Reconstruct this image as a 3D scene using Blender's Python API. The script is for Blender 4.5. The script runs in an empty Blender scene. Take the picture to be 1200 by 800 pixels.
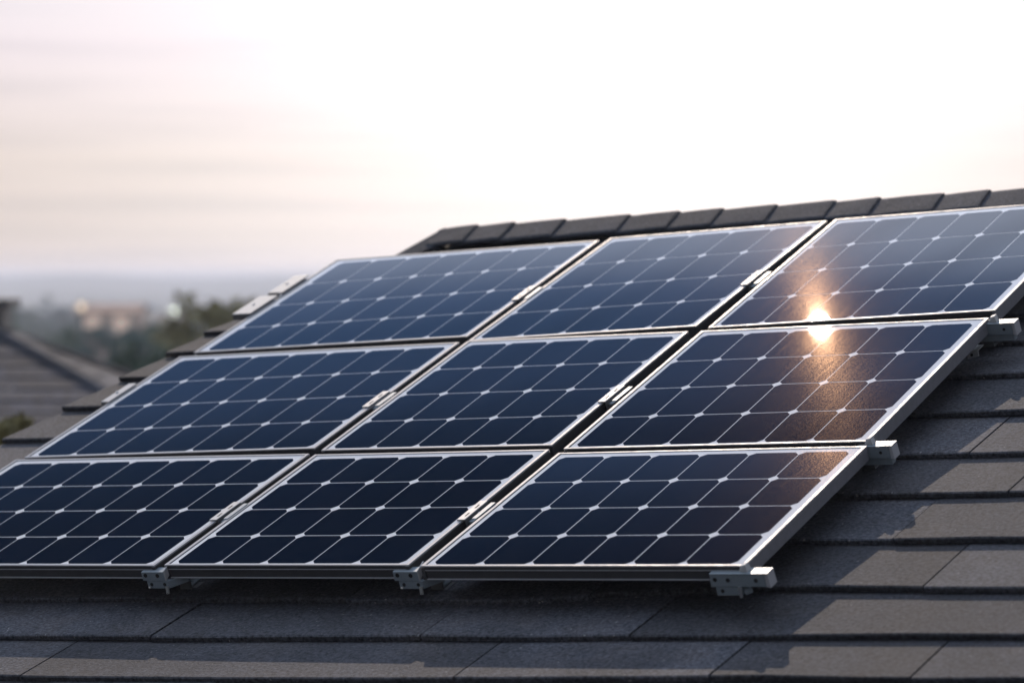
import bpy, bmesh, math, random
from mathutils import Matrix, Vector, noise
R = math.radians
scene = bpy.context.scene
C = scene.collection

# ------------------------------------------------------------------ camera
H = 6.5                                     # eye height above the yard
cam_data = bpy.data.cameras.new('camera')
cam_data.sensor_width = 36.0
cam_data.lens = 115.44
cam_data.clip_start = 0.1
cam_data.clip_end = 12000
cam_data.dof.use_dof = True
cam_data.dof.focus_distance = 9.7
cam_data.dof.aperture_fstop = 2.5
cam = bpy.data.objects.new('camera', cam_data)
C.objects.link(cam)
cam.location = (0, 0, H)
cam.rotation_euler = (R(90 - 1.1165), 0, 0)
scene.camera = cam

# ------------------------------------------------------------------ sun and sky
SUN_EL, SUN_AZ = 33.65, -2.83               # degrees; azimuth from +Y towards +X
sdir = Vector((math.cos(R(SUN_EL)) * math.sin(R(SUN_AZ)), math.cos(R(SUN_EL)) * math.cos(R(SUN_AZ)), math.sin(R(SUN_EL))))
sun_data = bpy.data.lights.new('sun', 'SUN')
sun_data.energy = 2.0
sun_data.angle = R(0.15)
sun_data.color = (1.0, 0.82, 0.66)
sun = bpy.data.objects.new('sun', sun_data)
C.objects.link(sun)
sun.rotation_euler = (-sdir).to_track_quat('-Z', 'Y').to_euler()
sun.location = (0, 0, 60)

world = bpy.data.worlds.new('World')
scene.world = world
world.use_nodes = True
wt = world.node_tree
wt.nodes.clear()
def wn(kind, **kw):
    n = wt.nodes.new(kind)
    for k, v in kw.items(): setattr(n, k, v)
    return n
def wmath(op, a, b=None):
    n = wn('ShaderNodeMath', operation=op)
    for i, x in enumerate((a, b)):
        if x is None: continue
        if isinstance(x, (int, float)): n.inputs[i].default_value = x
        else: wt.links.new(x, n.inputs[i])
    return n.outputs[0]
wout = wn('ShaderNodeOutputWorld')
sky = wn('ShaderNodeTexSky', sky_type='NISHITA')
sky.sun_disc = False
sky.sun_elevation = R(SUN_EL)
sky.sun_rotation = R(SUN_AZ)
sky.air_density = 0.35
sky.dust_density = 0.0
bg1 = wn('ShaderNodeBackground')
bg1.inputs['Strength'].default_value = 0.015
wt.links.new(sky.outputs[0], bg1.inputs['Color'])
# low bank of bright haze near the horizon, dark blue above it, then a bright zenith added as fill
tc = wn('ShaderNodeTexCoord')
sep = wn('ShaderNodeSeparateXYZ')
wt.links.new(tc.outputs['Generated'], sep.inputs[0])
ramp = wn('ShaderNodeValToRGB')
el = ramp.color_ramp.elements
stops = [(0.0, (.64, .48, .45)), (.012, (.61, .46, .37)), (.035, (.68, .53, .42)), (.07, (.78, .65, .62)), (.11, (.85, .79, .78)),
         (.22, (1.0, .99, 1.0)), (.38, (1.0, 1.02, 1.10)), (.46, (.92, 1.02, 1.25)), (.484, (1.05, 1.18, 1.5)), (.494, (.84, 1.0, 1.36)), (.506, (.24, .38, .70)), (.516, (.11, .22, .46)),
         (.531, (.085, .165, .35)), (.546, (.025, .058, .13)), (.562, (.003, .012, .032)), (.655, (.006, .016, .04)), (.74, (.95, 1.10, 1.42)), (1.0, (2.3, 2.6, 3.1))]
stops = [(a, tuple(x / 3.2 for x in c)) for a, c in stops]       # the ramp is driven at strength 3.2
el[0].position, el[0].color = stops[0][0], (*stops[0][1], 1)
el[1].position, el[1].color = stops[-1][0], (*stops[-1][1], 1)
for p_, c_ in stops[1:-1]:
    e = el.new(p_); e.color = (*c_, 1)
# the bright bank's upper edge climbs towards the right of the view
wt.links.new(wmath('ADD', sep.outputs['Z'], wmath('MULTIPLY', wmath('MULTIPLY', wmath('MINIMUM', wmath('MAXIMUM', wmath('MULTIPLY', wmath('SUBTRACT', sep.outputs['Z'], .3), 8.0), 0.0), 1.0),
    wmath('MAXIMUM', wmath('MINIMUM', wmath('ADD', sep.outputs['X'], .13), .35), -.35)), -.42)), ramp.inputs[0])
# brighter towards the sun's side of the horizon
def lobe(az, elv, power, color, strength):
    d = Vector((math.cos(R(elv)) * math.sin(R(az)), math.cos(R(elv)) * math.cos(R(az)), math.sin(R(elv))))
    vm = wn('ShaderNodeVectorMath', operation='DOT_PRODUCT')
    wt.links.new(tc.outputs['Generated'], vm.inputs[0])
    vm.inputs[1].default_value = d
    v = wmath('POWER', wmath('MAXIMUM', vm.outputs['Value'], 0.0), power)
    b = wn('ShaderNodeBackground')
    b.inputs['Color'].default_value = (*color, 1)
    wt.links.new(wmath('MULTIPLY', v, strength), b.inputs['Strength'])
    return b.outputs[0]
mixb = wn('ShaderNodeBackground')
front = wn('ShaderNodeMapRange')
front.inputs['From Min'].default_value = -0.4; front.inputs['From Max'].default_value = 0.9
front.inputs['To Min'].default_value = 1.3; front.inputs['To Max'].default_value = 3.2
wt.links.new(sep.outputs['Y'], front.inputs['Value'])
# thin streaks of cloud: noise stretched along the horizon
mp = wn('ShaderNodeMapping')
mp.inputs['Scale'].default_value = (4.5, 4.5, 210.0)
mp.inputs['Location'].default_value = (1.3, 0.4, 2.1)
wt.links.new(tc.outputs['Generated'], mp.inputs[0])
nz = wn('ShaderNodeTexNoise')
nz.inputs['Scale'].default_value = 1.6
nz.inputs['Detail'].default_value = 4
wt.links.new(mp.outputs[0], nz.inputs['Vector'])
cl = wn('ShaderNodeMapRange')
cl.inputs['From Min'].default_value = 0.50; cl.inputs['From Max'].default_value = 0.66
cl.inputs['To Min'].default_value = 1.0; cl.inputs['To Max'].default_value = 0.86
wt.links.new(nz.outputs['Fac'], cl.inputs['Value'])
wt.links.new(ramp.outputs[0], mixb.inputs['Color'])
wt.links.new(wmath('MULTIPLY', front.outputs[0], cl.outputs[0]), mixb.inputs['Strength'])
def addsh(a, b):
    n = wn('ShaderNodeAddShader'); wt.links.new(a, n.inputs[0]); wt.links.new(b, n.inputs[1]); return n.outputs[0]
tot = addsh(bg1.outputs[0], mixb.outputs[0])
tot = addsh(tot, lobe(2.8, 3.5, 85, (1.0, .98, .985), 0.55))
wt.links.new(tot, wout.inputs['Surface'])

scene.render.engine = 'CYCLES'
scene.cycles.use_denoising = True
scene.cycles.max_bounces = 8
scene.cycles.volume_bounces = 1
scene.cycles.sample_clamp_indirect = 6
scene.view_settings.view_transform = 'Standard'
scene.view_settings.look = 'None'
scene.view_settings.exposure = 0.0
scene.view_settings.gamma = 1.0

# ------------------------------------------------------------------ frames of reference
RW = Matrix(((0.84843, 0.48072, -0.22154), (-0.52709, 0.80563, -0.27043), (0.04848, 0.34621, 0.9369)))
TW = Vector((-0.5658, 10.3412, -0.5362 + H))
ROOF = Matrix.Translation(TW) @ RW.to_4x4()          # u along the courses, v up the slope, n out of the roof
def at_roof(u, v, n): return ROOF @ Vector((u, v, n))

# ------------------------------------------------------------------ materials
def mat(name):
    m = bpy.data.materials.new(name); m.use_nodes = True
    nt = m.node_tree
    return m, nt, nt.nodes['Principled BSDF']
def node(nt, kind, **kw):
    n = nt.nodes.new(kind)
    for k, v in kw.items(): setattr(n, k, v)
    return n
def nnoise(nt, scale, detail=3, rough=.5, stretch=None, rot=None, coord='Object'):
    t = node(nt, 'ShaderNodeTexCoord'); m = node(nt, 'ShaderNodeMapping')
    if stretch: m.inputs['Scale'].default_value = stretch
    if rot: m.inputs['Rotation'].default_value = rot
    nt.links.new(t.outputs[coord], m.inputs[0])
    n = node(nt, 'ShaderNodeTexNoise')
    n.inputs['Scale'].default_value = scale; n.inputs['Detail'].default_value = detail; n.inputs['Roughness'].default_value = rough
    nt.links.new(m.outputs[0], n.inputs['Vector'])
    return n.outputs['Fac']
def maprange(nt, src, a, b, c, d):
    n = node(nt, 'ShaderNodeMapRange')
    for k, v in zip(('From Min', 'From Max', 'To Min', 'To Max'), (a, b, c, d)): n.inputs[k].default_value = v
    nt.links.new(src, n.inputs['Value']); return n.outputs[0]
def mixcol(nt, fac, a, b, blend='MIX'):
    n = node(nt, 'ShaderNodeMix', data_type='RGBA', blend_type=blend)
    for i, x in ((0, fac), (6, a), (7, b)):
        if isinstance(x, (int, float)): n.inputs[i].default_value = x
        elif isinstance(x, tuple): n.inputs[i].default_value = (*x, 1)
        else: nt.links.new(x, n.inputs[i])
    return n.outputs[2]
def bump(nt, b, src, strength, dist):
    n = node(nt, 'ShaderNodeBump'); n.inputs['Strength'].default_value = strength; n.inputs['Distance'].default_value = dist
    nt.links.new(src, n.inputs['Height']); nt.links.new(n.outputs[0], b.inputs['Normal'])

def glazed(name, color, color2):
    m, nt, b = mat(name)
    geo = node(nt, 'ShaderNodeNewGeometry')
    f = nnoise(nt, 3.0, 3)
    base = mixcol(nt, geo.outputs['Random Per Island'], color, color2)
    dust = maprange(nt, nnoise(nt, 7.0, 5, .65, stretch=(1.0, .5, 1.0)), .45, .75, 0.0, .009)
    speck = maprange(nt, nnoise(nt, 95, 2, .6), .70, .76, 0.0, .06)
    ad = node(nt, 'ShaderNodeMath', operation='ADD'); nt.links.new(dust, ad.inputs[0]); nt.links.new(speck, ad.inputs[1])
    nt.links.new(mixcol(nt, ad.outputs[0], base, (.30, .29, .28)), b.inputs['Base Color'])
    b.inputs['Roughness'].default_value = .30
    b.inputs['Specular IOR Level'].default_value = 0.0
    b.inputs['Coat Weight'].default_value = 1.0
    b.inputs['Coat IOR'].default_value = 1.42
    b.inputs['Coat Roughness'].default_value = .0038
    # thin dust film: a very faint second reflection, stronger on grains and wiping streaks
    g = nnoise(nt, 230, 2, .7)
    s = nnoise(nt, 230, 2, .6, stretch=(1.0, .02, 1.0), rot=(0, 0, R(-3)))
    a = node(nt, 'ShaderNodeMath', operation='ADD')
    nt.links.new(maprange(nt, g, .48, .72, .35, 3.6), a.inputs[0]); nt.links.new(maprange(nt, s, .50, .75, 0.0, .9), a.inputs[1])
    out = nt.nodes['Material Output']; prev = b.outputs[0]
    for rough, k in ((.060, .00005), (.105, .00020), (.24, .00022)):
        gl = node(nt, 'ShaderNodeBsdfGlossy'); gl.inputs['Roughness'].default_value = rough
        gl.inputs['Color'].default_value = (1, .64, .38, 1)
        f2 = node(nt, 'ShaderNodeMath', operation='MULTIPLY'); nt.links.new(a.outputs[0], f2.inputs[0]); f2.inputs[1].default_value = k
        mx = node(nt, 'ShaderNodeMixShader'); nt.links.new(f2.outputs[0], mx.inputs[0]); nt.links.new(prev, mx.inputs[1]); nt.links.new(gl.outputs[0], mx.inputs[2]); prev = mx.outputs[0]
    nt.links.new(prev, out.inputs['Surface'])
    return m
M = {}
M['cell'] = glazed('silicon_under_glass', (.0006, .0028, .009), (.0012, .0042, .013))
M['back'] = glazed('white_backsheet_under_glass', (.80, .80, .82), (.86, .85, .86))

def metal(name, col, rough, noise_scale=40, metallic=1.0):
    m, nt, b = mat(name)
    f = nnoise(nt, noise_scale, 4, .6)
    d = tuple(x * .78 for x in col)
    nt.links.new(mixcol(nt, f, col, d), b.inputs['Base Color'])
    nt.links.new(maprange(nt, f, .3, .7, rough - .06, rough + .1), b.inputs['Roughness'])
    b.inputs['Metallic'].default_value = metallic
    bump(nt, b, nnoise(nt, noise_scale * 12, 2), .08, .001)
    return m
M['alu'] = metal('anodised_aluminium', (.38, .39, .425), .40, 40, .0)
M['alu'].node_tree.nodes['Principled BSDF'].inputs['Specular IOR Level'].default_value = .22
M['alu_shade'] = metal('side_shade_aluminium', (.17, .175, .20), .5, 40, .0)  # darker copy of the frame aluminium, side shade put into its colour
M['web'] = metal('gap_shade_web', (.035, .036, .042), .5, 40, .0)  # near-black colour paints in the shade of panel gaps and frame recesses
M['zinc'] = metal('galvanised_steel', (.235, .285, .33), .40, 60, .3)
M['bright'] = metal('bright_aluminium', (.44, .45, .47), .45, 60, .1)
M['bolt'] = metal('bolt_steel', (.70, .72, .74), .30, 90)
M['rail'] = metal('dull_rail_aluminium', (.12, .125, .135), .55, 40, .2)
M['black'], _n, _b = mat('black_hole'); _b.inputs['Base Color'].default_value = (.006, .006, .008, 1); _b.inputs['Roughness'].default_value = .8

def shingle_mat(name, c1, c2, c3, grain=320):
    m, nt, b = mat(name)
    geo = node(nt, 'ShaderNodeNewGeometry')
    rnd = geo.outputs['Random Per Island']
    base = mixcol(nt, maprange(nt, rnd, 0, 1, 0, 1), c1, c2)
    blot = nnoise(nt, 5, 4, .6)
    base = mixcol(nt, maprange(nt, blot, .45, .7, 0, .55), base, c3)
    smear = nnoise(nt, 14, 3, .6, stretch=(.25, 2.2, 1))
    base = mixcol(nt, maprange(nt, smear, .35, .7, .85, 1.0), (.5, .5, .5), base, 'MULTIPLY') if False else base
    wn2 = node(nt, 'ShaderNodeTexWhiteNoise', noise_dimensions='1D'); nt.links.new(rnd, wn2.inputs['W'])
    tone = maprange(nt, wn2.outputs['Value'], 0, 1, .62, 1.22)
    stain = maprange(nt, nnoise(nt, 2.6, 5, .65, stretch=(1, .7, 1)), .38, .62, .72, 1.12)
    tm = node(nt, 'ShaderNodeMath', operation='MULTIPLY'); nt.links.new(tone, tm.inputs[0]); nt.links.new(stain, tm.inputs[1])
    g = nnoise(nt, grain, 2, .7)
    sp = mixcol(nt, maprange(nt, g, .30, .75, 0, 1), tuple(x * .25 for x in c1), tuple(x * 3.2 for x in c2))
    col = mixcol(nt, .6, base, sp)
    fleck = maprange(nt, nnoise(nt, grain * .75, 1, .5, stretch=(1.1, .9, 1)), .735, .78, 0, 1)
    col = mixcol(nt, fleck, col, (.20, .20, .21))
    vm = node(nt, 'ShaderNodeVectorMath', operation='SCALE'); nt.links.new(col, vm.inputs[0]); nt.links.new(tm.outputs[0], vm.inputs['Scale'])
    nt.links.new(vm.outputs[0], b.inputs['Base Color'])
    b.inputs['Roughness'].default_value = .78
    b.inputs['Specular IOR Level'].default_value = .22
    bump(nt, b, g, .75, .004)
    return m
M['shingle'] = shingle_mat('charcoal_granule_shingle', (.016, .022, .034), (.045, .047, .057), (.082, .066, .058), 95)
M['ridge'] = shingle_mat('charcoal_ridge_shingle', (.024, .029, .042), (.044, .049, .064), (.040, .043, .054), 120)
M['shingle2'] = shingle_mat('grey_brown_shingle', (.018, .023, .036), (.027, .032, .050), (.024, .028, .042), 12)

def plain(name, col, rough=.8, var=.25, sc=3.0, b_=.2):
    m, nt, b = mat(name)
    f = nnoise(nt, sc, 4, .6)
    nt.links.new(mixcol(nt, f, tuple(x * (1 - var) for x in col), tuple(x * (1 + var) for x in col)), b.inputs['Base Color'])
    b.inputs['Roughness'].default_value = rough
    bump(nt, b, nnoise(nt, sc * 12, 3), b_, .02)
    return m
M['stucco'] = plain('warm_grey_stucco', (.36, .33, .30), .9, .12)
M['stucco2'] = plain('pale_pink_stucco', (.55, .42, .36), .9, .08)
M['stucco3'] = plain('cream_stucco', (.60, .55, .46), .9, .08)
M['trim'] = plain('dark_fascia_paint', (.07, .07, .075), .5, .1)
M['wtrim'] = plain('white_paint', (.75, .74, .72), .5, .05)
M['deck'] = plain('roof_underlay', (.02, .02, .022), .9, .2)
M['tiles'] = plain('clay_roof_tiles', (.20, .10, .07), .8, .25, 1.5)
M['slate'] = plain('grey_roof_slate', (.12, .12, .13), .8, .25, 1.5)
M['bark'] = plain('bark', (.09, .07, .05), .9, .3, 6)
M['soil'] = plain('dry_grass_ground', (.07, .075, .045), .95, .4, .05, .1)
M['glass'], _n, _b = mat('dark_window_glass'); _b.inputs['Base Color'].default_value = (.02, .025, .03, 1); _b.inputs['Roughness'].default_value = .08
def lit(name, col, s):
    m, nt, b = mat(name)
    b.inputs['Base Color'].default_value = (*col, 1)
    b.inputs['Emission Color'].default_value = (*col, 1); b.inputs['Emission Strength'].default_value = s
    return m
M['lit_warm'] = lit('lit_window_warm', (1, .74, .60), .26)
M['lit_cool'] = lit('lit_lamp_cool', (.92, 1, .86), 2.0)
def leafmat(name, col):
    m, nt, b = mat(name)
    geo = node(nt, 'ShaderNodeNewGeometry')
    nt.links.new(mixcol(nt, geo.outputs['Random Per Island'], tuple(x * .55 for x in col), tuple(x * 1.5 for x in col)), b.inputs['Base Color'])
    b.inputs['Roughness'].default_value = .6
    return m
M['leaf_olive'] = leafmat('olive_leaves', (.15, .135, .045))
M['leaf_dark'] = leafmat('dark_leaves', (.020, .055, .028))
M['leaf_mid'] = leafmat('mid_green_leaves', (.042, .090, .050))
M['leaf_blue'] = leafmat('blue_green_leaves', (.030, .088, .085))

# ------------------------------------------------------------------ mesh helpers
class MB:
    def __init__(s): s.v = []; s.f = []
    def poly(s, pts):
        i = len(s.v); s.v += [tuple(p) for p in pts]; s.f.append(tuple(range(i, i + len(pts))))
    def hexa(s, b, t):                       # 4 bottom points (ccw from above), 4 top points
        i = len(s.v); s.v += [tuple(p) for p in b] + [tuple(p) for p in t]
        s.f += [(i + 3, i + 2, i + 1, i), (i + 4, i + 5, i + 6, i + 7)]
        for k in range(4):
            j = (k + 1) % 4; s.f.append((i + k, i + j, i + 4 + j, i + 4 + k))
    def box(s, x0, x1, y0, y1, z0, z1):
        s.hexa([(x0, y0, z0), (x1, y0, z0), (x1, y1, z0), (x0, y1, z0)], [(x0, y0, z1), (x1, y0, z1), (x1, y1, z1), (x0, y1, z1)])
    def cyl(s, c, axis, r0, r1, h, n=12):    # tapered cylinder from c along axis
        a = Vector(axis).normalized(); t = a.orthogonal().normalized(); w = a.cross(t); c = Vector(c)
        i = len(s.v)
        for k in range(n):
            p = math.tau * k / n; d = t * math.cos(p) + w * math.sin(p)
            s.v.append(tuple(c + d * r0)); s.v.append(tuple(c + a * h + d * r1))
        for k in range(n):
            j = (k + 1) % n; s.f.append((i + 2 * k, i + 2 * j, i + 2 * j + 1, i + 2 * k + 1))
        s.f.append(tuple(i + 2 * k for k in range(n))[::-1]); s.f.append(tuple(i + 2 * k + 1 for k in range(n)))
    def build(s, name, m, parent=None, bevel=0, smooth=False):
        me = bpy.data.meshes.new(name); me.from_pydata(s.v, [], s.f); me.update()
        me.materials.append(M[m] if isinstance(m, str) else m)
        if smooth:
            for p in me.polygons: p.use_smooth = True
        o = bpy.data.objects.new(name, me); C.objects.link(o)
        if parent: o.parent = parent
        if bevel:
            b = o.modifiers.new('bevel', 'BEVEL'); b.width = bevel; b.segments = 2; b.limit_method = 'ANGLE'; b.angle_limit = R(40)
        return o
def tag(o, label=None, cat=None, group=None, kind=None):
    for k, v in (('label', label), ('category', cat), ('group', group), ('kind', kind)):
        if v: o[k] = v
    return o
def empty(name, mtx, label, cat, group=None):
    o = bpy.data.objects.new(name, None); C.objects.link(o); o.empty_display_size = .2
    o.matrix_world = mtx
    return tag(o, label, cat, group)
def on_roof(u, v, n=0.0): return ROOF @ Matrix.Translation((u, v, n))
def copy_tree(o, parent=None):
    c = o.copy(); C.objects.link(c)
    if parent: c.parent = parent; c.matrix_parent_inverse = o.matrix_parent_inverse.copy()
    for ch in list(o.children): copy_tree(ch, c)
    return c

# ------------------------------------------------------------------ terrain
def ground_z(x, y):
    d = math.hypot(x, y)
    def sm(a, b, t):
        t = min(1, max(0, (t - a) / (b - a))); return t * t * (3 - 2 * t)
    z = -3.0 * sm(40, 130, d) - 10 * sm(260, 520, d)
    az = math.degrees(math.atan2(x, y)) if d > 1 else 0
    crest = 6.9 + 1.7 * math.exp(-((az + 7.2) / 1.0) ** 2) + .8 * math.exp(-((az + 5.0) / .7) ** 2) + 2.6 * noise.noise(Vector((az * .45, 3.1, 0))) + 1.0 * noise.noise(Vector((az * 1.6, 7.1, 0)))
    z += (crest + 13) * sm(1100, 2300, d) - 6 * sm(2500, 3800, d)
    z += (9 + 5 * noise.noise(Vector((az * .6, 9.4, 0)))) * math.exp(-((d - 1500) / 170) ** 2) * (1 - sm(1100, 2300, d) * .9)
    z += .5 * noise.noise(Vector((x * .01, y * .01, 1.7))) * sm(50, 200, d)
    return z
g = MB()
xs = sorted(set([-4200 + 150 * i for i in range(57)] + [-700 + 40 * i for i in range(30)] + [-400 + 20 * i for i in range(41)] + [-60 + 5 * i for i in range(25)]))
ys = sorted(set([-1000 + 130 * i for i in range(41)] + [-40 + 20 * i for i in range(42)]))
for y in ys:
    for x in xs: g.v.append((x, y, ground_z(x, y)))
nx = len(xs)
for j in range(len(ys) - 1):
    for i in range(nx - 1):
        a = j * nx + i; g.f.append((a, a + 1, a + nx + 1, a + nx))
tag(g.build('ground', 'soil', smooth=True), kind='structure')

# ------------------------------------------------------------------ the house with the shingled roof
random.seed(4)
def lerp_tab(tab, x):
    if x <= tab[0][0]: return tab[0][1]
    for (a, b), (c, d) in zip(tab, tab[1:]):
        if x <= c: return b + (d - b) * (x - a) / (c - a)
    return tab[-1][1]
RAKE = [(-2.7, -2.24), (-1.4, -2.02), (.51, -1.765), (.76, -1.726), (1.045, -1.673), (1.29, -1.63), (1.51, -1.603), (1.67, -1.571), (1.785, -1.536), (2.0, -1.44), (2.2, -1.25), (2.3, -1.14)]
def left_u(v): return lerp_tab(RAKE, v)
RIGHT_U = 5.6
TH = .018
def courses(mb, butts, uL, uR, joints, n_top=-.12, th=TH, seg=.12, gap=.006, wob=.006, lens=(.55, 1.05)):
    """overlapping courses of shingles: each tile a closed wedge with an uneven butt edge"""
    for k in range(len(butts) - 1):
        v0, v1 = butts[k], butts[k + 1] + .05
        lo, hi = uL(v0), (uR(v0) if callable(uR) else uR)
        js = [lo]
        fixed = sorted(joints.get(k, []))
        u = lo
        while True:
            nxt = u + random.uniform(*lens)
            ahead = [f for f in fixed if f > u + .01]
            if ahead and nxt > ahead[0] - .3: nxt = ahead[0]
            if fixed and fixed[0] < u < fixed[-1] + .02 and ahead: nxt = ahead[0]
            if nxt > hi - .25: js.append(hi); break
            js.append(nxt); u = nxt
        for a, b in zip(js, js[1:]):
            a += gap; dv = random.uniform(-.005, .005); dn = random.uniform(-.0015, .002); dr = random.uniform(-.0006, .0006)
            n = max(2, int((b - a) / seg)); rows = [0, .012, .5, 1]
            grid = []
            sl0 = (uL(v1) - uL(v0)) if a < lo + .02 else 0
            for i in range(n + 1):
                t = i / n; uu = a + (b - a) * t
                w = wob * noise.noise(Vector((uu * 2.3, v0 * 7, 5))) * 1.6
                vb = v0 + dv + w + SL(k, uu)
                lift = .0035 * noise.noise(Vector((uu * 1.7 + 9, v0 * 5, 2)))
                col = []
                for q, r in enumerate(rows):
                    vv = vb + (v1 - vb) * r
                    nn = n_top + dn + dr * (uu - a) + lift * (1 - r) - (th + .006) * r * (v1 - vb) / max(.05, (v1 - v0))
                    if q == 0: nn -= .004
                    us = uu + sl0 * r * (1 - t)
                    col.append((us, vv, nn))
                col.insert(0, (uu, vb + .002, n_top + dn - th + .001))
                grid.append(col)
            base = len(mb.v); m = len(grid[0])
            for col in grid: mb.v += col
            for i in range(n):
                for q in range(m - 1):
                    s = base + i * m + q; mb.f.append((s, s + m, s + m + 1, s + 1))
            # side faces down to the layer below
            for i, flip in ((0, False), (n, True)):
                cols = grid[i]; low = [(p[0], p[1], p[2] - th * .95) for p in cols[1:]]
                s = len(mb.v); mb.v += cols[1:] + low; L = len(low)
                for q in range(L - 1):
                    fc = (s + q, s + q + 1, s + L + q + 1, s + L + q)
                    mb.f.append(fc if not flip else fc[::-1])
def SL(k, u):
    if k == 4:   # this course climbs slightly towards the right
        return lerp_tab([(-.7, -.095), (1.1, -.085), (1.6, -.02), (1.9, 0)], u)
    if k in (3,): return lerp_tab([(-.5, -.045), (1.2, -.012), (2.0, .02), (2.7, .035)], u)
    if k == 2: return lerp_tab([(-.3, -.055), (1.4, .0), (2.1, .03), (2.8, .05)], u)
    return 0
BUTTS = [-2.60, -1.90 + .0, -1.335, -1.08, -.775, -.465, -.15, .135, .457, .757, 1.045, 1.29, 1.51, 1.70, 1.90, 2.10, 2.30, 2.42]
BUTTS = [-2.60, -2.35, -2.1, -1.85, -1.59] + BUTTS[2:]
off = 3
def SLk(k, u): return 0
_SL = SL
def SL(k, u): return _SL(k - off, u)
JO = {off + 2: [-1.1, -.24, 1.21, 1.96, 2.511, 3.3], off + 3: [-.8, .035, .955, 1.608, 2.9], off + 4: [-.42, .56, 1.35, 2.33, 3.1],
      off + 5: [.3, 1.3, 2.112, 3.0], off + 6: [.2, 1.2, 2.326, 3.2], off + 7: [.6, 1.4, 2.095, 2.9], off + 8: [.8, 1.6, 2.62], off + 9: [.7, 1.5, 2.45]}
house = empty('house', Matrix.Translation((1.2, 12.2, 0)), 'stucco house carrying the solar array on its charcoal shingle roof', 'house')
def into(o, parent, mtx=None):               # keep the object's place in the world while hanging it under parent
    o.parent = parent; o.matrix_parent_inverse = parent.matrix_world.inverted(); o.matrix_world = mtx if mtx else Matrix()
    return o
rb = MB()
courses(rb, BUTTS, left_u, RIGHT_U, JO)
roof = rb.build('roof', 'shingle'); into(roof, house, ROOF)
bpy.context.view_layer.update()
# underlay board of both slopes; the back slope mirrors the front one in world space
vr = RW.col[1]; ur = RW.col[0]
vback = Vector((vr.x, vr.y, -vr.z)).normalized()
RV = 2.45
def P(u, v, n): return at_roof(u, v, n)
def PB(u, s, n): return at_roof(u, RV, -.085) + vback * s + Vector((0, 0, n))
def slabw(mb, top, t):
    mb.hexa([p - Vector((0, 0, t)) for p in top], top)
d = MB()
NV = [-2.58, -1.4, .51, 1.29, 1.785, 2.3, 2.44]
for v0, v1 in zip(NV, NV[1:]):
    slabw(d, [P(left_u(v0) + .03, v0, -.168), P(RIGHT_U - .03, v0, -.168), P(RIGHT_U - .03, v1, -.168), P(left_u(v1) + .03, v1, -.168)], .05)
dk = d.build('roof_deck', 'deck'); into(dk, house)
b = MB()
SB = [0.0 + .3 * i for i in range(17)]
for i in range(16):
    s0, s1 = SB[i], SB[i + 1]
    t0, t1 = -.02 - .0, -.0
    uL0, uL1 = -1.03 - .12 * s0 ** .5, -1.03 - .12 * s1 ** .5
    b.hexa([PB(uL0, s0, -.07), PB(RIGHT_U, s0, -.07), PB(RIGHT_U, s1, -.05), PB(uL1, s1, -.05)][::1],
           [PB(uL0, s0, -.022), PB(RIGHT_U, s0, -.022), PB(RIGHT_U, s1, 0), PB(uL1, s1, 0)])
bs = b.build('roof', 'shingle'); into(bs, house); bs.name = 'back_roof'
# walls, down to the ground
def wall(pts_top):
    w = MB(); n = len(pts_top)
    return w
wl = MB()
cFL, cFR = P(-1.95, -2.15, -.25), P(5.3, -2.15, -.25)
cBL, cBR = PB(-1.6, 4.4, -.1), PB(5.3, 4.4, -.1)
gL, gR = P(-1.0, 2.4, -.3), P(5.3, 2.4, -.3)
def wallq(a, c):
    wl.poly([(a.x, a.y, 0), (c.x, c.y, 0), c, a])
wallq(cFL, cFR); wallq(cFR, cBR); wallq(cBR, cBL); wallq(cBL, cFL)
wl.poly([cFR, cBR, gR]); wl.poly([cBL, cFL, gL])
so = wl.build('wall', 'stucco'); into(so, house)
fa = MB()
def beam(mb, a, c, w, h):
    a, c = Vector(a), Vector(c); t = (c - a).normalized(); s = t.cross(Vector((0, 0, 1))).normalized() * w
    u_ = Vector((0, 0, h))
    mb.hexa([a - s - u_, c - s - u_, c + s - u_, a + s - u_], [a - s, c - s, c + s, a + s])
beam(fa, P(-2.2, -2.63, -.15), P(RIGHT_U, -2.63, -.15), .02, .16)
fo = fa.build('fascia', 'trim'); into(fo, house); fa = MB()
beam(fa, PB(-1.6, 4.84, -.03), PB(RIGHT_U, 4.84, -.03), .02, .16)
fo = fa.build('fascia', 'trim'); into(fo, house)
# windows on the front wall
wd = (cFR - cFL); wd.z = 0; wd.normalize(); wn_ = Vector((wd.y, -wd.x, 0))
for k, t in enumerate((1.2, 3.4, 5.6)):
    for zz in (1.0, 3.4):
        o0 = Vector((cFL.x, cFL.y, 0)) + wd * t + wn_ * .0
        if zz > 3: zt = 1.0
        else: zt = 1.3
        fr = MB()
        def wb(mb, s0, s1, z0, z1, d0, d1):
            q = [o0 + wd * s + wn_ * dd for s, dd in ((s0, d1), (s1, d1), (s1, d0), (s0, d0))]
            mb.hexa([(p.x, p.y, z0) for p in q], [(p.x, p.y, z1) for p in q])
        wb(fr, -.5, .5, zz - .06, zz, -.02, .06); wb(fr, -.5, .5, zz + zt, zz + zt + .06, -.02, .05)
        wb(fr, -.5, -.44, zz, zz + zt, -.02, .05); wb(fr, .44, .5, zz, zz + zt, -.02, .05); wb(fr, -.02, .02, zz, zz + zt, -.02, .04)
        w_ = fr.build('window', 'wtrim'); into(w_, house)
        pn = MB(); wb(pn, -.44, .44, zz, zz + zt, -.01, .01)
        p_ = pn.build('pane', 'glass'); p_.parent = w_
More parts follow.
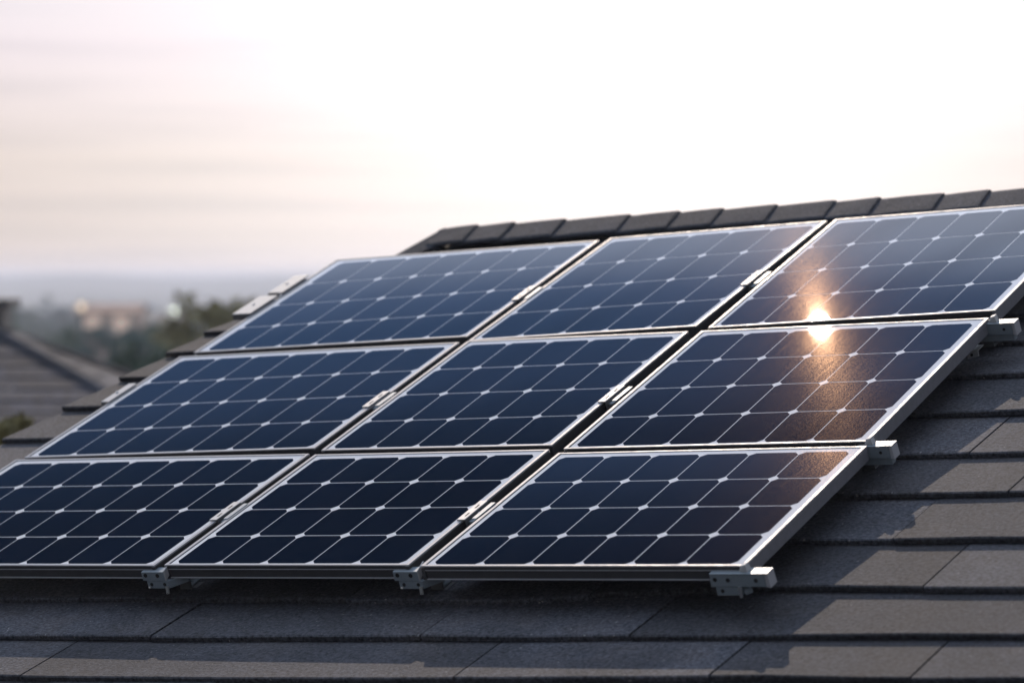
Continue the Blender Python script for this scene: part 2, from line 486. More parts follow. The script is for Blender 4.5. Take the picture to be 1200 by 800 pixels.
# ridge caps: folded shingles lapped along the ridge
bpy.context.view_layer.update()
RIDGE_J = [-1.035, -.90, -.73, -.50, -.215, -.0, .185, .41, .65, .83, 1.08, 1.26, 1.52, 1.75, 1.93, 2.16, 2.4, 2.6, 2.86, 3.05, 3.3, 3.5, 3.75, 4.0, 4.2, 4.45, 4.7, 4.9, 5.15, 5.4, 5.62]
back_loc = ROOF.inverted().to_3x3() @ vback
def ridge_cap(u0, u1, first=False):
    mb = MB()
    a0, a1 = u0 - .035, u1 + .004
    rows = []
    for (uu, lift, sh) in ((a0, -.005, 0), ((a0 + a1) / 2, .001, 0), (a1 - .012, .0045, 0), (a1, .0030, 0)):
        prof = []
        for t in (-1.0, -.94, -.5, -.12, 0, .12, .5, 1.0):
            j = .002 * noise.noise(Vector((uu * 9, t * 3, 1)))
            top = Vector((uu, RV, -.066 + lift + j))
            if t <= 0: p = top + Vector((0, t * .135, t * .022 + (-.004 if t > -.1 else 0) - (.004 if t < -.98 else 0)))
            else: p = top + back_loc * (t * .135) + Vector((0, 0, -.004))
            
            prof.append(p)
        rows.append(prof)
    n = len(rows[0]); base = 0
    for pr in rows: mb.v += [tuple(p) for p in pr]
    for pr in rows: mb.v += [tuple(p - Vector((0, 0, .009))) for p in pr]
    o = len(rows) * n
    for i in range(len(rows) - 1):
        for q in range(n - 1):
            s = i * n + q
            mb.f.append((s, s + n, s + n + 1, s + 1)); mb.f.append((o + s + 1, o + s + n + 1, o + s + n, o + s))
    for i in range(len(rows) - 1):
        s = i * n; mb.f.append((s, o + s, o + s + n, s + n)); s += n - 1; mb.f.append((s, s + n, o + s + n, o + s))
    for q in range(n - 1):
        mb.f.append((q, q + 1, o + q + 1, o + q)); s = (len(rows) - 1) * n + q; mb.f.append((s, o + s, o + s + 1, s + 1))
    c = mb.build('ridge_cap', 'ridge'); c.parent = roof
    return c
for a, c in zip(RIDGE_J, RIDGE_J[1:]): ridge_cap(a, c)
# the hip cap that runs down from the end of the ridge
hp = MB()
e0 = Vector((-1.045, RV - .006, -.068)); e1 = Vector((-1.18, 2.235, -.108)); sv = Vector((.05, -.045, -.012)); sb = Vector((-.030, .03, -.03))
def hs(p, k): return [p + sv * k, p, p + sb * k]
top0, top1 = hs(e0, 1.6), hs(e1, .9)
for A, B in ((0, 1), (1, 2)):
    q = [top1[A], top0[A], top0[B], top1[B]]
    hp.hexa([p - Vector((0, 0, .02)) for p in q], q)
h_ = hp.build('hip_cap', 'ridge', roof)
# underlay wedge filling the roof below the ridge caps
# ------------------------------------------------------------------ solar panels
AFF = {  # along-course step, up-slope step and origin of each module's cell grid, metres on the roof plane
 (0, 0): ((.1647, -.0016), (.0029, .1998), (-1.2492, -.8669)), (0, 1): ((.1625, -.0009), (.0007, .1971), (-.0077, -.8753)),
 (0, 2): ((.1602, -.0006), (-.0029, .1978), (.9099, -.8960)), (1, 0): ((.1599, .0024), (.0007, .2186), (-1.2129, -.0041)),
 (1, 1): ((.1601, -.0010), (-.0016, .2253), (-.0030, -.0053)), (1, 2): ((.1579, .0001), (-.0039, .2326), (.9081, -.0418)),
 (2, 0): ((.1535, .0049), (.0012, .2287), (-1.1650, .9583)), (2, 1): ((.1606, .0076), (.0030, .2430), (-.0080, .9530)),
 (2, 2): ((.1553, .0061), (-.0035, .2507), (.9021, .9711))}
NC = [7, 5, 6]
ROWN = ['bottom', 'middle', 'top']
LAB = {
 (0, 0): 'bottom row solar panel cut off by the left edge of the photo',
 (0, 1): 'dark navy solar panel in the middle of the bottom row, nearest the lower shingles',
 (0, 2): 'solar panel at the lower right corner of the array, above a drilled rail end',
 (1, 0): 'solar panel at the left of the middle row, one bright clamp on its outer edge',
 (1, 1): 'solar panel at the very centre of the array, with panels on all sides',
 (1, 2): 'rightmost middle row solar panel, the sun glinting at its top edge',
 (2, 0): 'pale blue solar panel at the upper left corner, by two bright clamps',
 (2, 1): 'solar panel in the middle of the top row, just below the ridge caps',
 (2, 2): 'solar panel at the upper right, with a warm glow spreading over its lower cells'}
for (r, c), (U, V, O) in AFF.items():
    nc = NC[c]
    lu, lv = math.hypot(*U), math.hypot(*V)
    am0, am1 = (-.20 if c == 0 else -.165), (nc + .21 if c == 2 else nc + .165)
    bm0, bm1 = -.075, 4.155
    if r == 2 and c == 0: am0 = -.27
    bx, by = O
    tiltm = Matrix()
    if (r, c) == (0, 2):                     # this module sits a hair steeper on its clamps
        cx = O[0] + U[0] * 3; cy = O[1] + V[1] * 1.6
        tiltm = Matrix.Translation((cx - bx, cy - by, 0)) @ Matrix.Rotation(R(-.72), 4, 'X') @ Matrix.Translation((bx - cx, by - cy, 0))
    root = empty('solar_panel', on_roof(bx, by, 0) @ tiltm, LAB[(r, c)], 'solar panel', 'solar panels mounted in three rows on the roof')
    def p(a, b_, n): return (U[0] * a + V[0] * b_, U[1] * a + V[1] * b_, n)
    def bar(mb, a0, a1, b0, b1, n0, n1):
        q = [(a0, b0), (a1, b0), (a1, b1), (a0, b1)]
        mb.hexa([p(x, y, n0) for x, y in q], [p(x, y, n1) for x, y in q])
    fw, fh = .011 / lu, .009 / lv             # width of the frame's top lip
    dd = .012 / lv; e = .0018 / lu; ev = .0018 / lv
    f = MB(); wb_ = MB()
    # left and right members: top lip, thin groove, side web (gap shade painted in where it faces a neighbouring panel)
    for a0, a1, s in ((am0, am0 + fw, -1), (am1 - fw, am1, 1)):
        bar(f, a0, a1, bm0, bm1, -.0035, .0018)
        g0, g1 = (a0 + e, a1) if s < 0 else (a0, a1 - e)
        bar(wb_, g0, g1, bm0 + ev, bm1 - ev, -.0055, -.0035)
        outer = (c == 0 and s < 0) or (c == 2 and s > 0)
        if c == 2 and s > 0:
            sr = MB(); bar(sr, a0, a1, bm0, bm1, -.041, -.0055); sr.build('side_rail', 'alu_shade', root, bevel=.0005)
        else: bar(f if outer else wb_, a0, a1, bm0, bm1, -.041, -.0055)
    for b0, b1, s in ((bm0, bm0 + fh, -1), (bm1 - fh, bm1, 1)):
        A0, A1 = am0 + fw, am1 - fw
        q0, q1 = (b0 + ev, b1) if s < 0 else (b0, b1 - ev)
        bar(f, A0, A1, b0, b1, -.002, .0018)
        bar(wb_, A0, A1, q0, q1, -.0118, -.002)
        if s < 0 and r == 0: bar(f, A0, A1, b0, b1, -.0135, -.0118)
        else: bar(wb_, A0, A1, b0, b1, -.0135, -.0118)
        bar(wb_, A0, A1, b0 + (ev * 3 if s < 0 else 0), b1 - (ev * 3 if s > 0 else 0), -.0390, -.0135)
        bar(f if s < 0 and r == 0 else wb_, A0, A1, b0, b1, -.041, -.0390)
    f.build('frame', 'alu', root, bevel=.0005)
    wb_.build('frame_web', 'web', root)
    k = MB()
    bar(k, am0 + fw + .003 / lu, am1 - fw - .0012 / lu, bm0 + fh, bm1 - fh, -.005, -.0010)
    k.build('backsheet', 'back', root)
    # dark sealant line between lip and laminate
    for a0, a1 in ((am0 + fw, am0 + fw + .003 / lu), (am1 - fw - .0012 / lu, am1 - fw)):
        sl = MB(); bar(sl, a0, a1, bm0 + fh, bm1 - fh, -.006, -.0018); sl.build('seal', 'black', root)
    cg = MB(); gu, gv = .0017 / lu, .0021 / lv; cu, cv = .0150 / lu, .0175 / lv
    for i in range(nc):
        for j in range(4):
            a0, a1, b0, b1 = i + gu, i + 1 - gu, j + gv, j + 1 - gv
            cg.poly([p(x, y, -.0006) for x, y in ((a0 + cu, b0), (a1 - cu, b0), (a1, b0 + cv), (a1, b1 - cv), (a1 - cu, b1), (a0 + cu, b1), (a0, b1 - cv), (a0, b0 + cv))])
    cg.build('cell_grid', 'cell', root)
    jb = MB(); jb.box(U[0] * nc / 2 - .06, U[0] * nc / 2 + .06, V[1] * 3.5, V[1] * 3.5 + .09, -.028, -.0052)
    jb.build('junction_box', 'black', root)

# ------------------------------------------------------------------ rails, feet and brackets
def rail(v, u0, u1, label):
    root = empty('mounting_rail', on_roof(u0, v, 0), label, 'rail', 'aluminium rails under the panels')
    L = u1 - u0; m = MB()
    m.box(0, L, -.018, .018, -.0445, -.042); m.box(0, L, -.020, -.016, -.070, -.0445); m.box(0, L, .016, .020, -.070, -.0445); m.box(0, L, -.024, .024, -.0725, -.070)
    m.build('profile', 'rail', root)
    for x in [.25 + .9 * i for i in range(int(L / .9) + 1) if .25 + .9 * i < L - .1]:
        ft = MB(); ft.box(x - .02, x + .02, .021, .026, -.122, -.046); ft.box(x - .02, x + .02, .026, .075, -.122, -.117); ft.cyl((x, .05, -.117), (0, 0, 1), .007, .007, .006, 6)
        ft.build('foot', 'zinc', root)
rail(-.800, -1.22, 1.86, 'long aluminium rail under the front edge of the bottom row of panels')
rail(-.020, -1.20, 1.86, 'long aluminium rail hidden in the gap between the bottom and middle rows')
rail(.965, -1.18, 1.85, 'long aluminium rail hidden in the gap between the middle and top rows')
rail(1.72, -1.15, 1.75, 'long aluminium rail under the upper edge of the top row of panels')
def lip(u0, u1, label):
    root = empty('skirt_trim', on_roof(u0, -.878, 0), label, 'trim strip', 'thin trim strips under the front edge of the array')
    m = MB(); m.box(0, u1 - u0, 0, .003, -.0445, -.0385 - .003 - .0005); m.box(0, u1 - u0, -.006, .003, -.0475, -.0445)
    m.build('strip', 'alu', root)
    m2 = MB(); m2.box(0, u1 - u0, .0035, .012, -.076, -.0415); m2.build('web', 'rail', root)

def holes(parent, pts, v, r=.0048):
    for (x, n) in pts:
        m = MB(); m.cyl((x, v - .0012, n), (0, 1, 0), r, r, .0016, 14); m.build('hole', 'black', parent)
def bolt(parent, c, axis, r, h, hexr=None):
    m = MB(); m.cyl(c, axis, r, r, h, 12)
    if hexr: m.cyl(c, axis, hexr, hexr, h * .35, 6)
    m.build('bolt', 'bolt', parent, smooth=False)
def seam_bracket(u, label):
    root = empty('mounting_bracket', on_roof(u, -.905, 0), label, 'bracket', 'brackets under the front edge of the array')
    m = MB()                                  # upper plate with a lip folded up on its right end
    m.box(0, .083, -.004, 0, -.041, -.0125); m.box(.0, .083, 0, .03, -.0155, -.0125)
    pl = m.build('upper_plate', 'zinc', root, bevel=.0008); holes(pl, [(.014, -.0235), (.058, -.0245)], -.004, .0065)
    e = MB(); e.hexa([(.083, -.0045, -.041), (.0865, -.0045, -.041), (.0865, .034, -.022), (.083, .034, -.022)],
                     [(.083, -.0045, -.0095), (.0865, -.0045, -.0095), (.0865, .034, .0025), (.083, .034, .0025)])
    e.build('end_flange', 'bright', root, bevel=.0006)
    m = MB(); m.box(.012, .086, -.003, .001, -.066, -.0425); m.hexa([(.086, -.003, -.066), (.09, -.003, -.066), (.128, .05, -.066), (.122, .05, -.066)],
                                                                  [(.086, -.003, -.0425), (.09, -.003, -.0425), (.128, .05, -.0425), (.122, .05, -.0425)])
    m.box(.012, .086, .001, .055, -.066, -.062)
    lw = m.build('lower_plate', 'zinc', root, bevel=.0008); holes(lw, [(.028, -.053), (.076, -.053)], -.003, .0055)
    bolt(root, (.024, -.006, -.061), (.3, -1, .45), .0028, .012)
    bolt(root, (.084, -.005, -.058), (0, -.15, -1), .0055, .022)
    s = MB(); s.box(.03, .07, .115, .12, -.128, -.045); s.box(.02, .08, .12, .17, -.129, -.124)
    s.build('foot', 'rail', root)
    return root
seam_bracket(-.112, 'small zinc bracket under the front seam between the bottom left and bottom middle panels')
seam_bracket(.783, 'small zinc bracket under the front seam between the bottom middle and bottom right panels')
def end_stub(u0, u1, v, label, low=True, slim=False):
    """open channel end of a rail poking out past the right edge of the panels"""
    root = empty('rail_end', on_roof(u0, v, 0), label, 'rail end', 'rail ends at the right side of the array')
    L = u1 - u0; t = .003
    m = MB()
    m.box(0, L - .011, -t, 0, -.0465, -.0125)                  # front web
    m.box(0, L, -.004, .036, -.0115, -.0085)                    # top flange
    m.box(0, L - .013, .033, .036, -.0465, -.0115)
    w = m.build('channel', 'zinc', root, bevel=.0008)
    holes(w, [(L - .038, -.0285)] + ([(.014, -.026), (.052, -.0275)] if low else []), -t, .0048 if not low else .006)
    m = MB(); m.box(L - .0095, L - .0065, -.004, .036, -.0475, -.0115); m.hexa([(L - .0065, -.004, -.0475), (L + .002, -.003, -.050), (L + .002, .036, -.050), (L - .0065, .036, -.0475)],
                                                                          [(L - .0065, -.004, -.0118), (L - .001, -.003, -.0118), (L - .001, .036, -.0118), (L - .0065, .036, -.0118)])
    m.build('end_cap', 'alu', root, bevel=.0008)
    m = MB()
    if low:
        m.box(.010, .086, 0, .004, -.073, -.0485); m.box(.010, .086, .004, .05, -.073, -.070)
        lp = m.build('lower_plate', 'zinc', root, bevel=.0008); holes(lp, [(.028, -.060)], 0, .0055)
        q = MB(); q.cyl((.092, .004, -.066), (1, .7, .1), .009, .007, .02, 6); q.build('nut', 'zinc', root)
        bolt(root, (.083, -.005, -.046), (0, 0, -1), .0045, .030)
    else:
        m.box(-.03, L - .012, .004, .03, -.069, -.0475)
        m.build('lower_plate', 'zinc', root, bevel=.0008)
    # bright clip biting on the module frame above
    q = MB(); q.hexa([(L - .088, .006, -.0085), (L - .062, .006, -.0085), (L - .062, .03, -.0085), (L - .088, .03, -.0085)],
                     [(L - .083, .010, .008), (L - .067, .006, .012), (L - .067, .028, .012), (L - .083, .028, .008)])
    q.build('clip', 'bright', root, bevel=.001)
    s = MB(); s.box(-.06, -.02, .115, .12, -.128, -.045); s.box(-.06, -.02, .12, .17, -.129, -.124); s.build('foot', 'rail', root)
    return root
end_stub(1.805, 1.978, -.930, 'drilled grey rail end below the lower right corner of the array')
end_stub(1.86, 1.967, -.07, 'grey rail end beside the right seam of the bottom and middle rows', low=False)
end_stub(1.85, 1.965, .90, 'uppermost grey rail end, beside the seam under the top right panel', low=False)
hk = empty('roof_hook', on_roof(1.78, .875, 0), 'tiny bent metal hook poking out below the uppermost rail end', 'hook')
m = MB(); m.box(0, .058, 0, .05, -.088, -.085); m.build('arm', 'bright', hk, bevel=.0005)
m = MB(); m.hexa([(.020, -.002, -.112), (.058, -.002, -.104), (.058, .003, -.104), (.020, .003, -.112)], [(.020, -.002, -.0885), (.058, -.002, -.0885), (.058, .003, -.0885), (.020, .003, -.0885)])
q_ = m.build('tab', 'alu', hk); holes(q_, [(.036, -.099)], -.002, .005)

# ------------------------------------------------------------------ clamps between modules
def mid_clamp(u, v, label, rot=0):
    root = empty('mid_clamp', on_roof(u, v, 0) @ Matrix.Rotation(rot, 4, 'Z'), label, 'clamp', 'clamps on the seams between panels')
    m = MB(); m.box(-.025, .002, -.068, .068, .0045, .0070)
    pl = m.build('top_plate', 'bright', root, bevel=.0008)
    for y in (-.032, .026):
        h = MB(); h.box(-.012, -.007, y - .012, y + .012, .0065, .0074); h.build('slot', 'black', pl)
    m = MB(); m.box(-.025, .002, -.0675, -.064, .0019, .0044); m.box(-.001, .0035, -.065, .065, -.030, .0044); m.build('stem', 'rail', root)
    m = MB(); m.box(.0045, .020, -.055, .06, -.012, -.006); m.box(.018, .034, -.055, .06, .0020, .0045)
    m.build('hook', 'zinc', root, bevel=.0006)
    bolt(root, (.011, .0, -.006), (0, 0, 1), .0045, .006, .006)
    return root
mid_clamp(-.062, -.505, 'silver clamp on the seam of the bottom left and bottom middle panels')
mid_clamp(.842, -.525, 'silver clamp on the seam of the bottom middle and bottom right panels')
mid_clamp(-.070, .400, 'silver clamp on the seam left of the centre panel')
mid_clamp(.832, .375, 'silver clamp on the seam right of the centre panel')
mid_clamp(-.056, 1.385, 'silver clamp between the upper left and top middle panels')
mid_clamp(.831, 1.415, 'silver clamp between the top middle and the glinting upper right panel')
def end_clamp(u, v, L, W, rise, label):
    root = empty('end_clamp', on_roof(u, v, 0), label, 'clamp', 'clamps on the outer left edge of the array')
    m = MB(); m.box(-W, .012, -L / 2, L / 2, .003 + rise, .0065 + rise); m.build('top_plate', 'bright', root, bevel=.0008)
    m = MB(); m.box(-.004, -.001, -L / 2 + .01, L / 2 - .01, -.045, .003 + rise); m.box(-W, -.004, -L / 2, -L / 2 + .004, -.012, .003 + rise); m.build('stem', 'rail', root)
    bolt(root, (-W * .5, 0, .0065 + rise), (0, 0, 1), .005, .004, .007)
end_clamp(-1.250, .545, .17, .022, .002, 'short bright clamp on the outer edge of the middle left panel')
end_clamp(-1.212, 1.40, .19, .070, .006, 'wide white metal clamp plate, lower of the two beside the upper left panel')
end_clamp(-1.212, 1.62, .19, .055, .006, 'wide white metal clamp plate, upper of the two beside the upper left panel')

# ------------------------------------------------------------------ neighbouring hip-roofed house
A = Vector((-4.62, 30.0, 5.99)); A2 = Vector((-13.0, 30.0, 5.99))
nb = empty('neighbour_house', Matrix.Translation((-7, 30, 0)), 'house next door with a grey brown hip roof, blurred at the left edge', 'house', None)
sl_ = .37
def hip_courses():
    mb = MB(); n = 22; ex = .25
    random.seed(9)
    for side in range(2):
        for k in range(n):
            a, b_ = k * ex, (k + 1) * ex + .02
            # distance down from the ridge in plan, butt edge at b_
            z0, z1 = A.z - sl_ * a, A.z - sl_ * b_
            if side == 0:                   # slope facing the camera: hips open to both sides
                xl0, xr0, xl1, xr1 = A2.x - a, A.x + a * .85, A2.x - b_, A.x + b_ * .85
                x = xl1
                while x < xr1:
                    w = random.uniform(.35, .8); x2 = min(x + w, xr1)
                    f0 = lambda t: min(max(t, xl0), xr0)
                    j = random.uniform(-.012, .012)
                    mb.hexa([(x, A.y - b_ + j, z1 - .01), (x2 - .01, A.y - b_ + j, z1 - .01), (f0(x2), A.y - a, z0 - .03), (f0(x), A.y - a, z0 - .03)],
                            [(x, A.y - b_ + j, z1 + .012), (x2 - .01, A.y - b_ + j, z1 + .012), (f0(x2), A.y - a, z0), (f0(x), A.y - a, z0)])
                    x = x2
            else:                           # right-hand hip slope
                y = A.y - b_
                while y < A.y + b_:
                    w = random.uniform(.35, .8); y2 = min(y + w, A.y + b_)
                    f1 = lambda t: min(max(t, A.y - a), A.y + a)
                    X0, X1 = A.x + a * .85, A.x + b_ * .85
                    mb.hexa([(X0, f1(y), z0 - .03), (X1, y, z1 - .01), (X1, y2 - .01, z1 - .01), (X0, f1(y2), z0 - .03)],
                            [(X0, f1(y), z0), (X1, y, z1 + .012), (X1, y2 - .01, z1 + .012), (X0, f1(y2), z0)])
                    y = y2
    e = n * ex; zb = A.z - sl_ * e
    mb.poly([(A2.x, A.y, A.z), (A.x, A.y, A.z), (A.x + e * .85, A.y + e, zb), (A2.x - e, A.y + e, zb)])
    mb.poly([(A2.x, A.y, A.z), (A2.x - e, A.y + e, zb), (A2.x - e, A.y - e, zb)])
    return mb, e, zb
hb, e_, zb = hip_courses()
nr = hb.build('roof', 'shingle2'); into(nr, nb)
w_ = MB(); w_.box(A2.x - e_ + .5, A.x + e_ * .85 - .5, A.y - e_ + .5, A.y + e_ - .5, 0, zb + .05); into(w_.build('wall', 'stucco3'), nb)
cp = MB()
def capline(p0, p1, n):
    p0, p1 = Vector(p0), Vector(p1)
    t = (p1 - p0) / n; s = t.cross(Vector((0, 0, 1))).normalized() * .12
    for i in range(n):
        a, b_ = p0 + t * i, p0 + t * (i + 1.1); up = Vector((0, 0, .035)); u2 = Vector((0, 0, .045))
        cp.hexa([a - s, b_ - s, b_ + s, a + s], [a - s * .6 + up, b_ - s * .6 + u2, b_ + s * .6 + u2, a + s * .6 + up])
capline((A2.x, A.y, A.z), (A.x, A.y, A.z), 24); capline(A, (A.x + e_ * .85, A.y - e_, zb), 20); capline(A, (A.x + e_ * .85, A.y + e_, zb), 20)
into(cp.build('hip_cap', 'ridge'), nb)
ch = MB(); ch.box(-5.35, -4.75, 30.6, 31.2, 5.2, 6.22); ch.box(-5.42, -4.68, 30.53, 31.27, 6.22, 6.30)
into(ch.build('chimney', 'trim'), nb)
for x in (-9, -6, -3):
    fr = MB(); y0 = A.y - e_ + .5
    fr.box(x - .6, x + .6, y0 - .04, y0 + .02, 1.0, 2.4); f_ = into(fr.build('window', 'wtrim'), nb)
    pn = MB(); pn.box(x - .52, x + .52, y0 - .05, y0 - .042, 1.08, 2.32); p_ = pn.build('pane', 'glass'); p_.parent = f_

# ------------------------------------------------------------------ trees
def crown_mesh(seed, rx, rz, n, leaf, m, clumps=26):
    random.seed(seed); mb = MB(); cs = []
    for _ in range(clumps):
        while True:
            p = Vector([random.uniform(-1, 1) for _ in range(3)])
            if p.length < 1: break
        p = p.normalized() * (p.length ** .6) * .8
        cs.append((Vector((p.x * rx, p.y * rx, p.z * rz)), random.uniform(.20, .42) * rx))
    for i in range(n):
        c, r = random.choice(cs)
        dv = Vector([random.gauss(0, 1) for _ in range(3)]).normalized() * r * random.random() ** .4
        q = c + Vector((dv.x, dv.y, dv.z * .8))
        a = Vector([random.gauss(0, 1) for _ in range(3)]).normalized(); b_ = a.orthogonal().normalized()
        s = leaf * random.uniform(.6, 1.3)
        mb.poly([q - a * s, q + b_ * s * .5, q + a * s, q - b_ * s * .5])
    return mb
def trunk_mesh(h, r, rx, seed):
    random.seed(seed); mb = MB(); mb.cyl((0, 0, -.3), (0, 0, 1), r, r * .55, h * .75 + .3, 8)
    for i in range(6):
        a = random.uniform(0, math.tau); mb.cyl((0, 0, h * random.uniform(.35, .7)), (math.cos(a), math.sin(a), random.uniform(.7, 1.4)), r * .4, r * .12, rx * .9, 6)
    return mb
PROTO = {}
def tree(px, top_y, d, wpx, kind, label, name='tree', aspect=1.1, grp='trees in the valley beyond the roof', leafk=1.0):
    """px, top_y: bearing and top given as degrees; d: distance in metres"""
    az, elv = px, top_y
    x, y = d * math.sin(R(az)), d * math.cos(R(az)); gz = ground_z(x, y)
    top = H + d * math.tan(R(elv)); h = top - gz
    rx = d * math.tan(R(wpx)) / 2; rz = min(rx * aspect, h * .47)
    root = empty(name, Matrix.Translation((x, y, gz)), label, 'tree' if name != 'shrub' else 'shrub', grp)
    key = (kind, random.randint(0, 2))
    random.seed(int(d * 13 + az * 77))
    cr = crown_mesh(int(d * 7 + az * 31), rx, rz, 2600, max(.05, rx * .075) * leafk, kind).build('crown', kind, root)
    cr.location = (0, 0, h - rz)
    tr = trunk_mesh(h - rz * .6, max(.08, h * .022), rx, int(d)).build('trunk', 'bark', root)
    return root
def PXA(px): return math.degrees(math.atan((px - 600) / 3848))
def PXE(y): return -math.degrees(math.atan((y - 325) / 3848))
T = [  # bearing px, top px, distance, width px, material, label, aspect
 (252, 330, 50, 190, 'leaf_olive', 'olive brown leafy tree just beyond the left verge of the roof', 1.2),
 (158, 391, 46, 116, 'leaf_dark', 'dark green bush like tree above the stepped shingle ends', 1.0),
 (213, 372, 95, 60, 'leaf_mid', 'faded tree filling the gap left of the olive brown tree', 1.2),
 (52, 336, 190, 26, 'leaf_blue', 'tallest narrow conifer like tree, standing out against the hills', 2.6),
 (24, 352, 170, 60, 'leaf_mid', 'broad tree at the left of the tallest narrow tree', 1.0),
 (-8, 357, 140, 60, 'leaf_mid', 'tree half cut by the left edge of the photo, behind the neighbour roof', 1.0),
 (74, 354, 200, 56, 'leaf_blue', 'rounded blue green tree right of the tallest narrow tree', 1.0),
 (100, 349, 260, 34, 'leaf_blue', 'pale hazy tree behind the amber street lamp', 1.2),
 (118, 355, 290, 44, 'leaf_blue', 'pale hazy tree right above the pink house', 1.0),
 (75, 376, 120, 70, 'leaf_mid', 'grey green tree behind the top of the neighbour roof', 1.0),
 (114, 376, 110, 60, 'leaf_blue', 'teal tree below the amber street lamp', 1.0),
 (148, 379, 100, 60, 'leaf_blue', 'teal tree between the pink house and the dark bush', 1.0),
 (172, 380, 105, 64, 'leaf_mid', 'hazy tree above the dark green bush', 1.0),
 (150, 360, 300, 56, 'leaf_blue', 'distant hazy tree behind the pink house', .9),
 (182, 362, 280, 50, 'leaf_mid', 'distant hazy tree left of the round pale lamp', .9),
 (214, 359, 270, 50, 'leaf_blue', 'distant hazy tree right of the round pale lamp', .9),
 (40, 372, 150, 60, 'leaf_mid', 'shaded tree below the tallest narrow tree', 1.0),
 (0, 375, 110, 70, 'leaf_mid', 'shaded tree behind the dark chimney', 1.0),
 (310, 352, 90, 70, 'leaf_mid', 'tree partly hidden behind the upper left solar panel', 1.0),
 (270, 362, 200, 60, 'leaf_blue', 'faint tree behind the olive brown tree', 1.0),
 (196, 398, 80, 50, 'leaf_mid', 'low tree right of the dark green bush', 1.0),
]
for px, ty, d_, w, k, lab, asp in T:
    if d_ >= 150: d_ *= 2.0
    tree(PXA(px), PXE(ty), d_, w / 3848 * 57.3, k, lab, aspect=asp)
tree(PXA(14), PXE(462), 17.5, 70 / 3848 * 57.3, 'leaf_olive', 'olive yellow garden tree between the two houses at the left edge', aspect=2.2, grp=None)
random.seed(77)
dirs = ['left', 'right']
for i in range(46):                          # the wooded valley floor beyond, left and right of the view too
    az = random.choice([random.uniform(-24, -9.3), random.uniform(-9, -3.6), random.uniform(-9, -3.6), random.uniform(-3.6, 12)])
    dd_ = random.uniform(330, 1300)
    tree(az, -.42 - random.uniform(0, .25) - (0.25 if dd_ < 450 else 0), dd_, random.uniform(.7, 1.4), random.choice(['leaf_mid', 'leaf_blue']), 'small hazy tree in the far band of woodland below the hills', aspect=.8, grp='small hazy trees in the far band of woodland')
    random.seed(1000 + i)

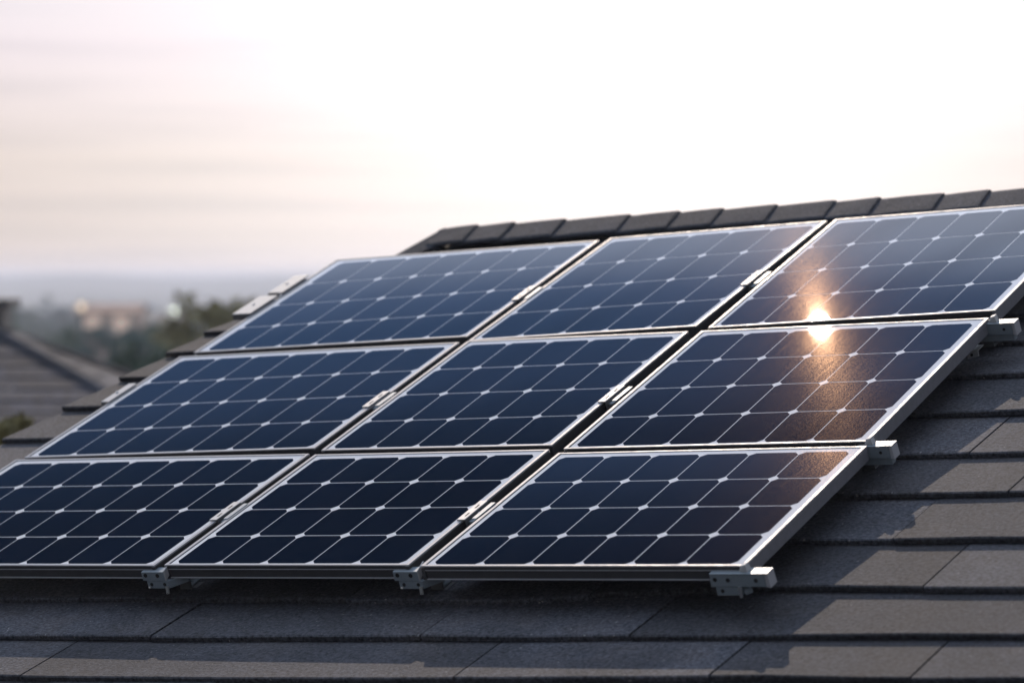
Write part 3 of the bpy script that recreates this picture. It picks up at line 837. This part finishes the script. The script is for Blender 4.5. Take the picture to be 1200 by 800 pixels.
# ------------------------------------------------------------------ distant houses and lamps
def far_house(px, ytop, d_, w, dep, h, wallm, roofm, label, lits, rot=0.0):
    az = PXA(px); x, y = d_ * math.sin(R(az)), d_ * math.cos(R(az)); top = H + d_ * math.tan(R(PXE(ytop)))
    gz = ground_z(x, y) - .3
    rh = .45; wt_ = top - rh - gz
    root = empty('distant_house', Matrix.Translation((x, y, gz)) @ Matrix.Rotation(R(rot), 4, 'Z'), label, 'house', 'distant houses in the valley')
    m = MB(); m.box(-w / 2, w / 2, -dep / 2, dep / 2, 0, wt_); m.build('wall', wallm, root)
    m = MB(); o = .4
    m.poly([(-w / 2 - o, -dep / 2 - o, wt_ - .05), (w / 2 + o, -dep / 2 - o, wt_ - .05), (w / 2 + o, 0, wt_ + rh), (-w / 2 - o, 0, wt_ + rh)])
    m.poly([(w / 2 + o, dep / 2 + o, wt_ - .05), (-w / 2 - o, dep / 2 + o, wt_ - .05), (-w / 2 - o, 0, wt_ + rh), (w / 2 + o, 0, wt_ + rh)])
    m.poly([(-w / 2, dep / 2, wt_), (-w / 2, -dep / 2, wt_), (-w / 2, 0, wt_ + rh - .1)]); m.poly([(w / 2, -dep / 2, wt_), (w / 2, dep / 2, wt_), (w / 2, 0, wt_ + rh - .1)])
    m.build('roof', roofm, root)
    n = max(2, int(w / 1.3))
    for i in range(n):
        xx = -w / 2 + (i + .5) * w / n; z0 = wt_ - 1.5
        fm = MB(); fm.box(xx - .58, xx + .58, -dep / 2 - .06, -dep / 2 + .02, z0 - .05, z0 + 1.25); fo_ = fm.build('window', 'wtrim', root)
        pm = MB(); pm.box(xx - .48, xx + .48, -dep / 2 - .075, -dep / 2 - .062, z0, z0 + 1.2); pm.build('pane', lits.get(i, 'glass'), fo_)
far_house(132, 356, 215, 3.6, 6, 6, 'stucco2', 'tiles', 'hazy pink walled house with glowing windows among distant trees', {0: 'lit_warm', 1: 'lit_warm', 2: 'lit_warm'}, 0)
far_house(178, 366, 240, 4.5, 6, 6, 'stucco3', 'slate', 'pale house between the pink house and the round pale lamp', {}, 8)
def lamp(px, py, d_, label, glow='lit_cool'):
    az = PXA(px); x, y = d_ * math.sin(R(az)), d_ * math.cos(R(az)); gz = ground_z(x, y); z = H + d_ * math.tan(R(PXE(py))) - gz
    root = empty('street_lamp', Matrix.Translation((x, y, gz)), label, 'street lamp', 'street lamps in the valley')
    m = MB(); m.cyl((0, 0, -.2), (0, 0, 1), .09, .06, z, 10); m.build('pole', 'trim', root)
    m = MB(); m.cyl((0, 0, z + .07), (0, 0, 1), .18, .05, .10, 12); m.build('hood', 'trim', root)
    m = MB(); m.cyl((0, 0, z - .2), (0, 0, 1), .09, .14, .26, 12); m.build('lamp_globe', glow, root)
lamp(203, 363, 130, 'street lamp giving a round pale glow left of the olive brown tree')
M['lamp_amber'] = lit('lit_lamp_amber', (1, .80, .58), 1.1)
lamp(95, 357, 130, 'street lamp giving a round amber glow left of the pink house', 'lamp_amber')

# ------------------------------------------------------------------ haze
hz = MB(); hz.box(-4600, 4600, -1300, 4600, -19, 10.6)
m_, nt_, b_ = mat('valley_haze'); nt_.nodes.remove(b_)
pv = node(nt_, 'ShaderNodeVolumePrincipled')
pv.inputs['Color'].default_value = (.76, .83, 1.0, 1)
pv.inputs['Density'].default_value = .00062
pv.inputs['Anisotropy'].default_value = 0.55
nt_.links.new(pv.outputs[0], nt_.nodes['Material Output'].inputs['Volume'])
tag(hz.build('haze', m_), kind='stuff')
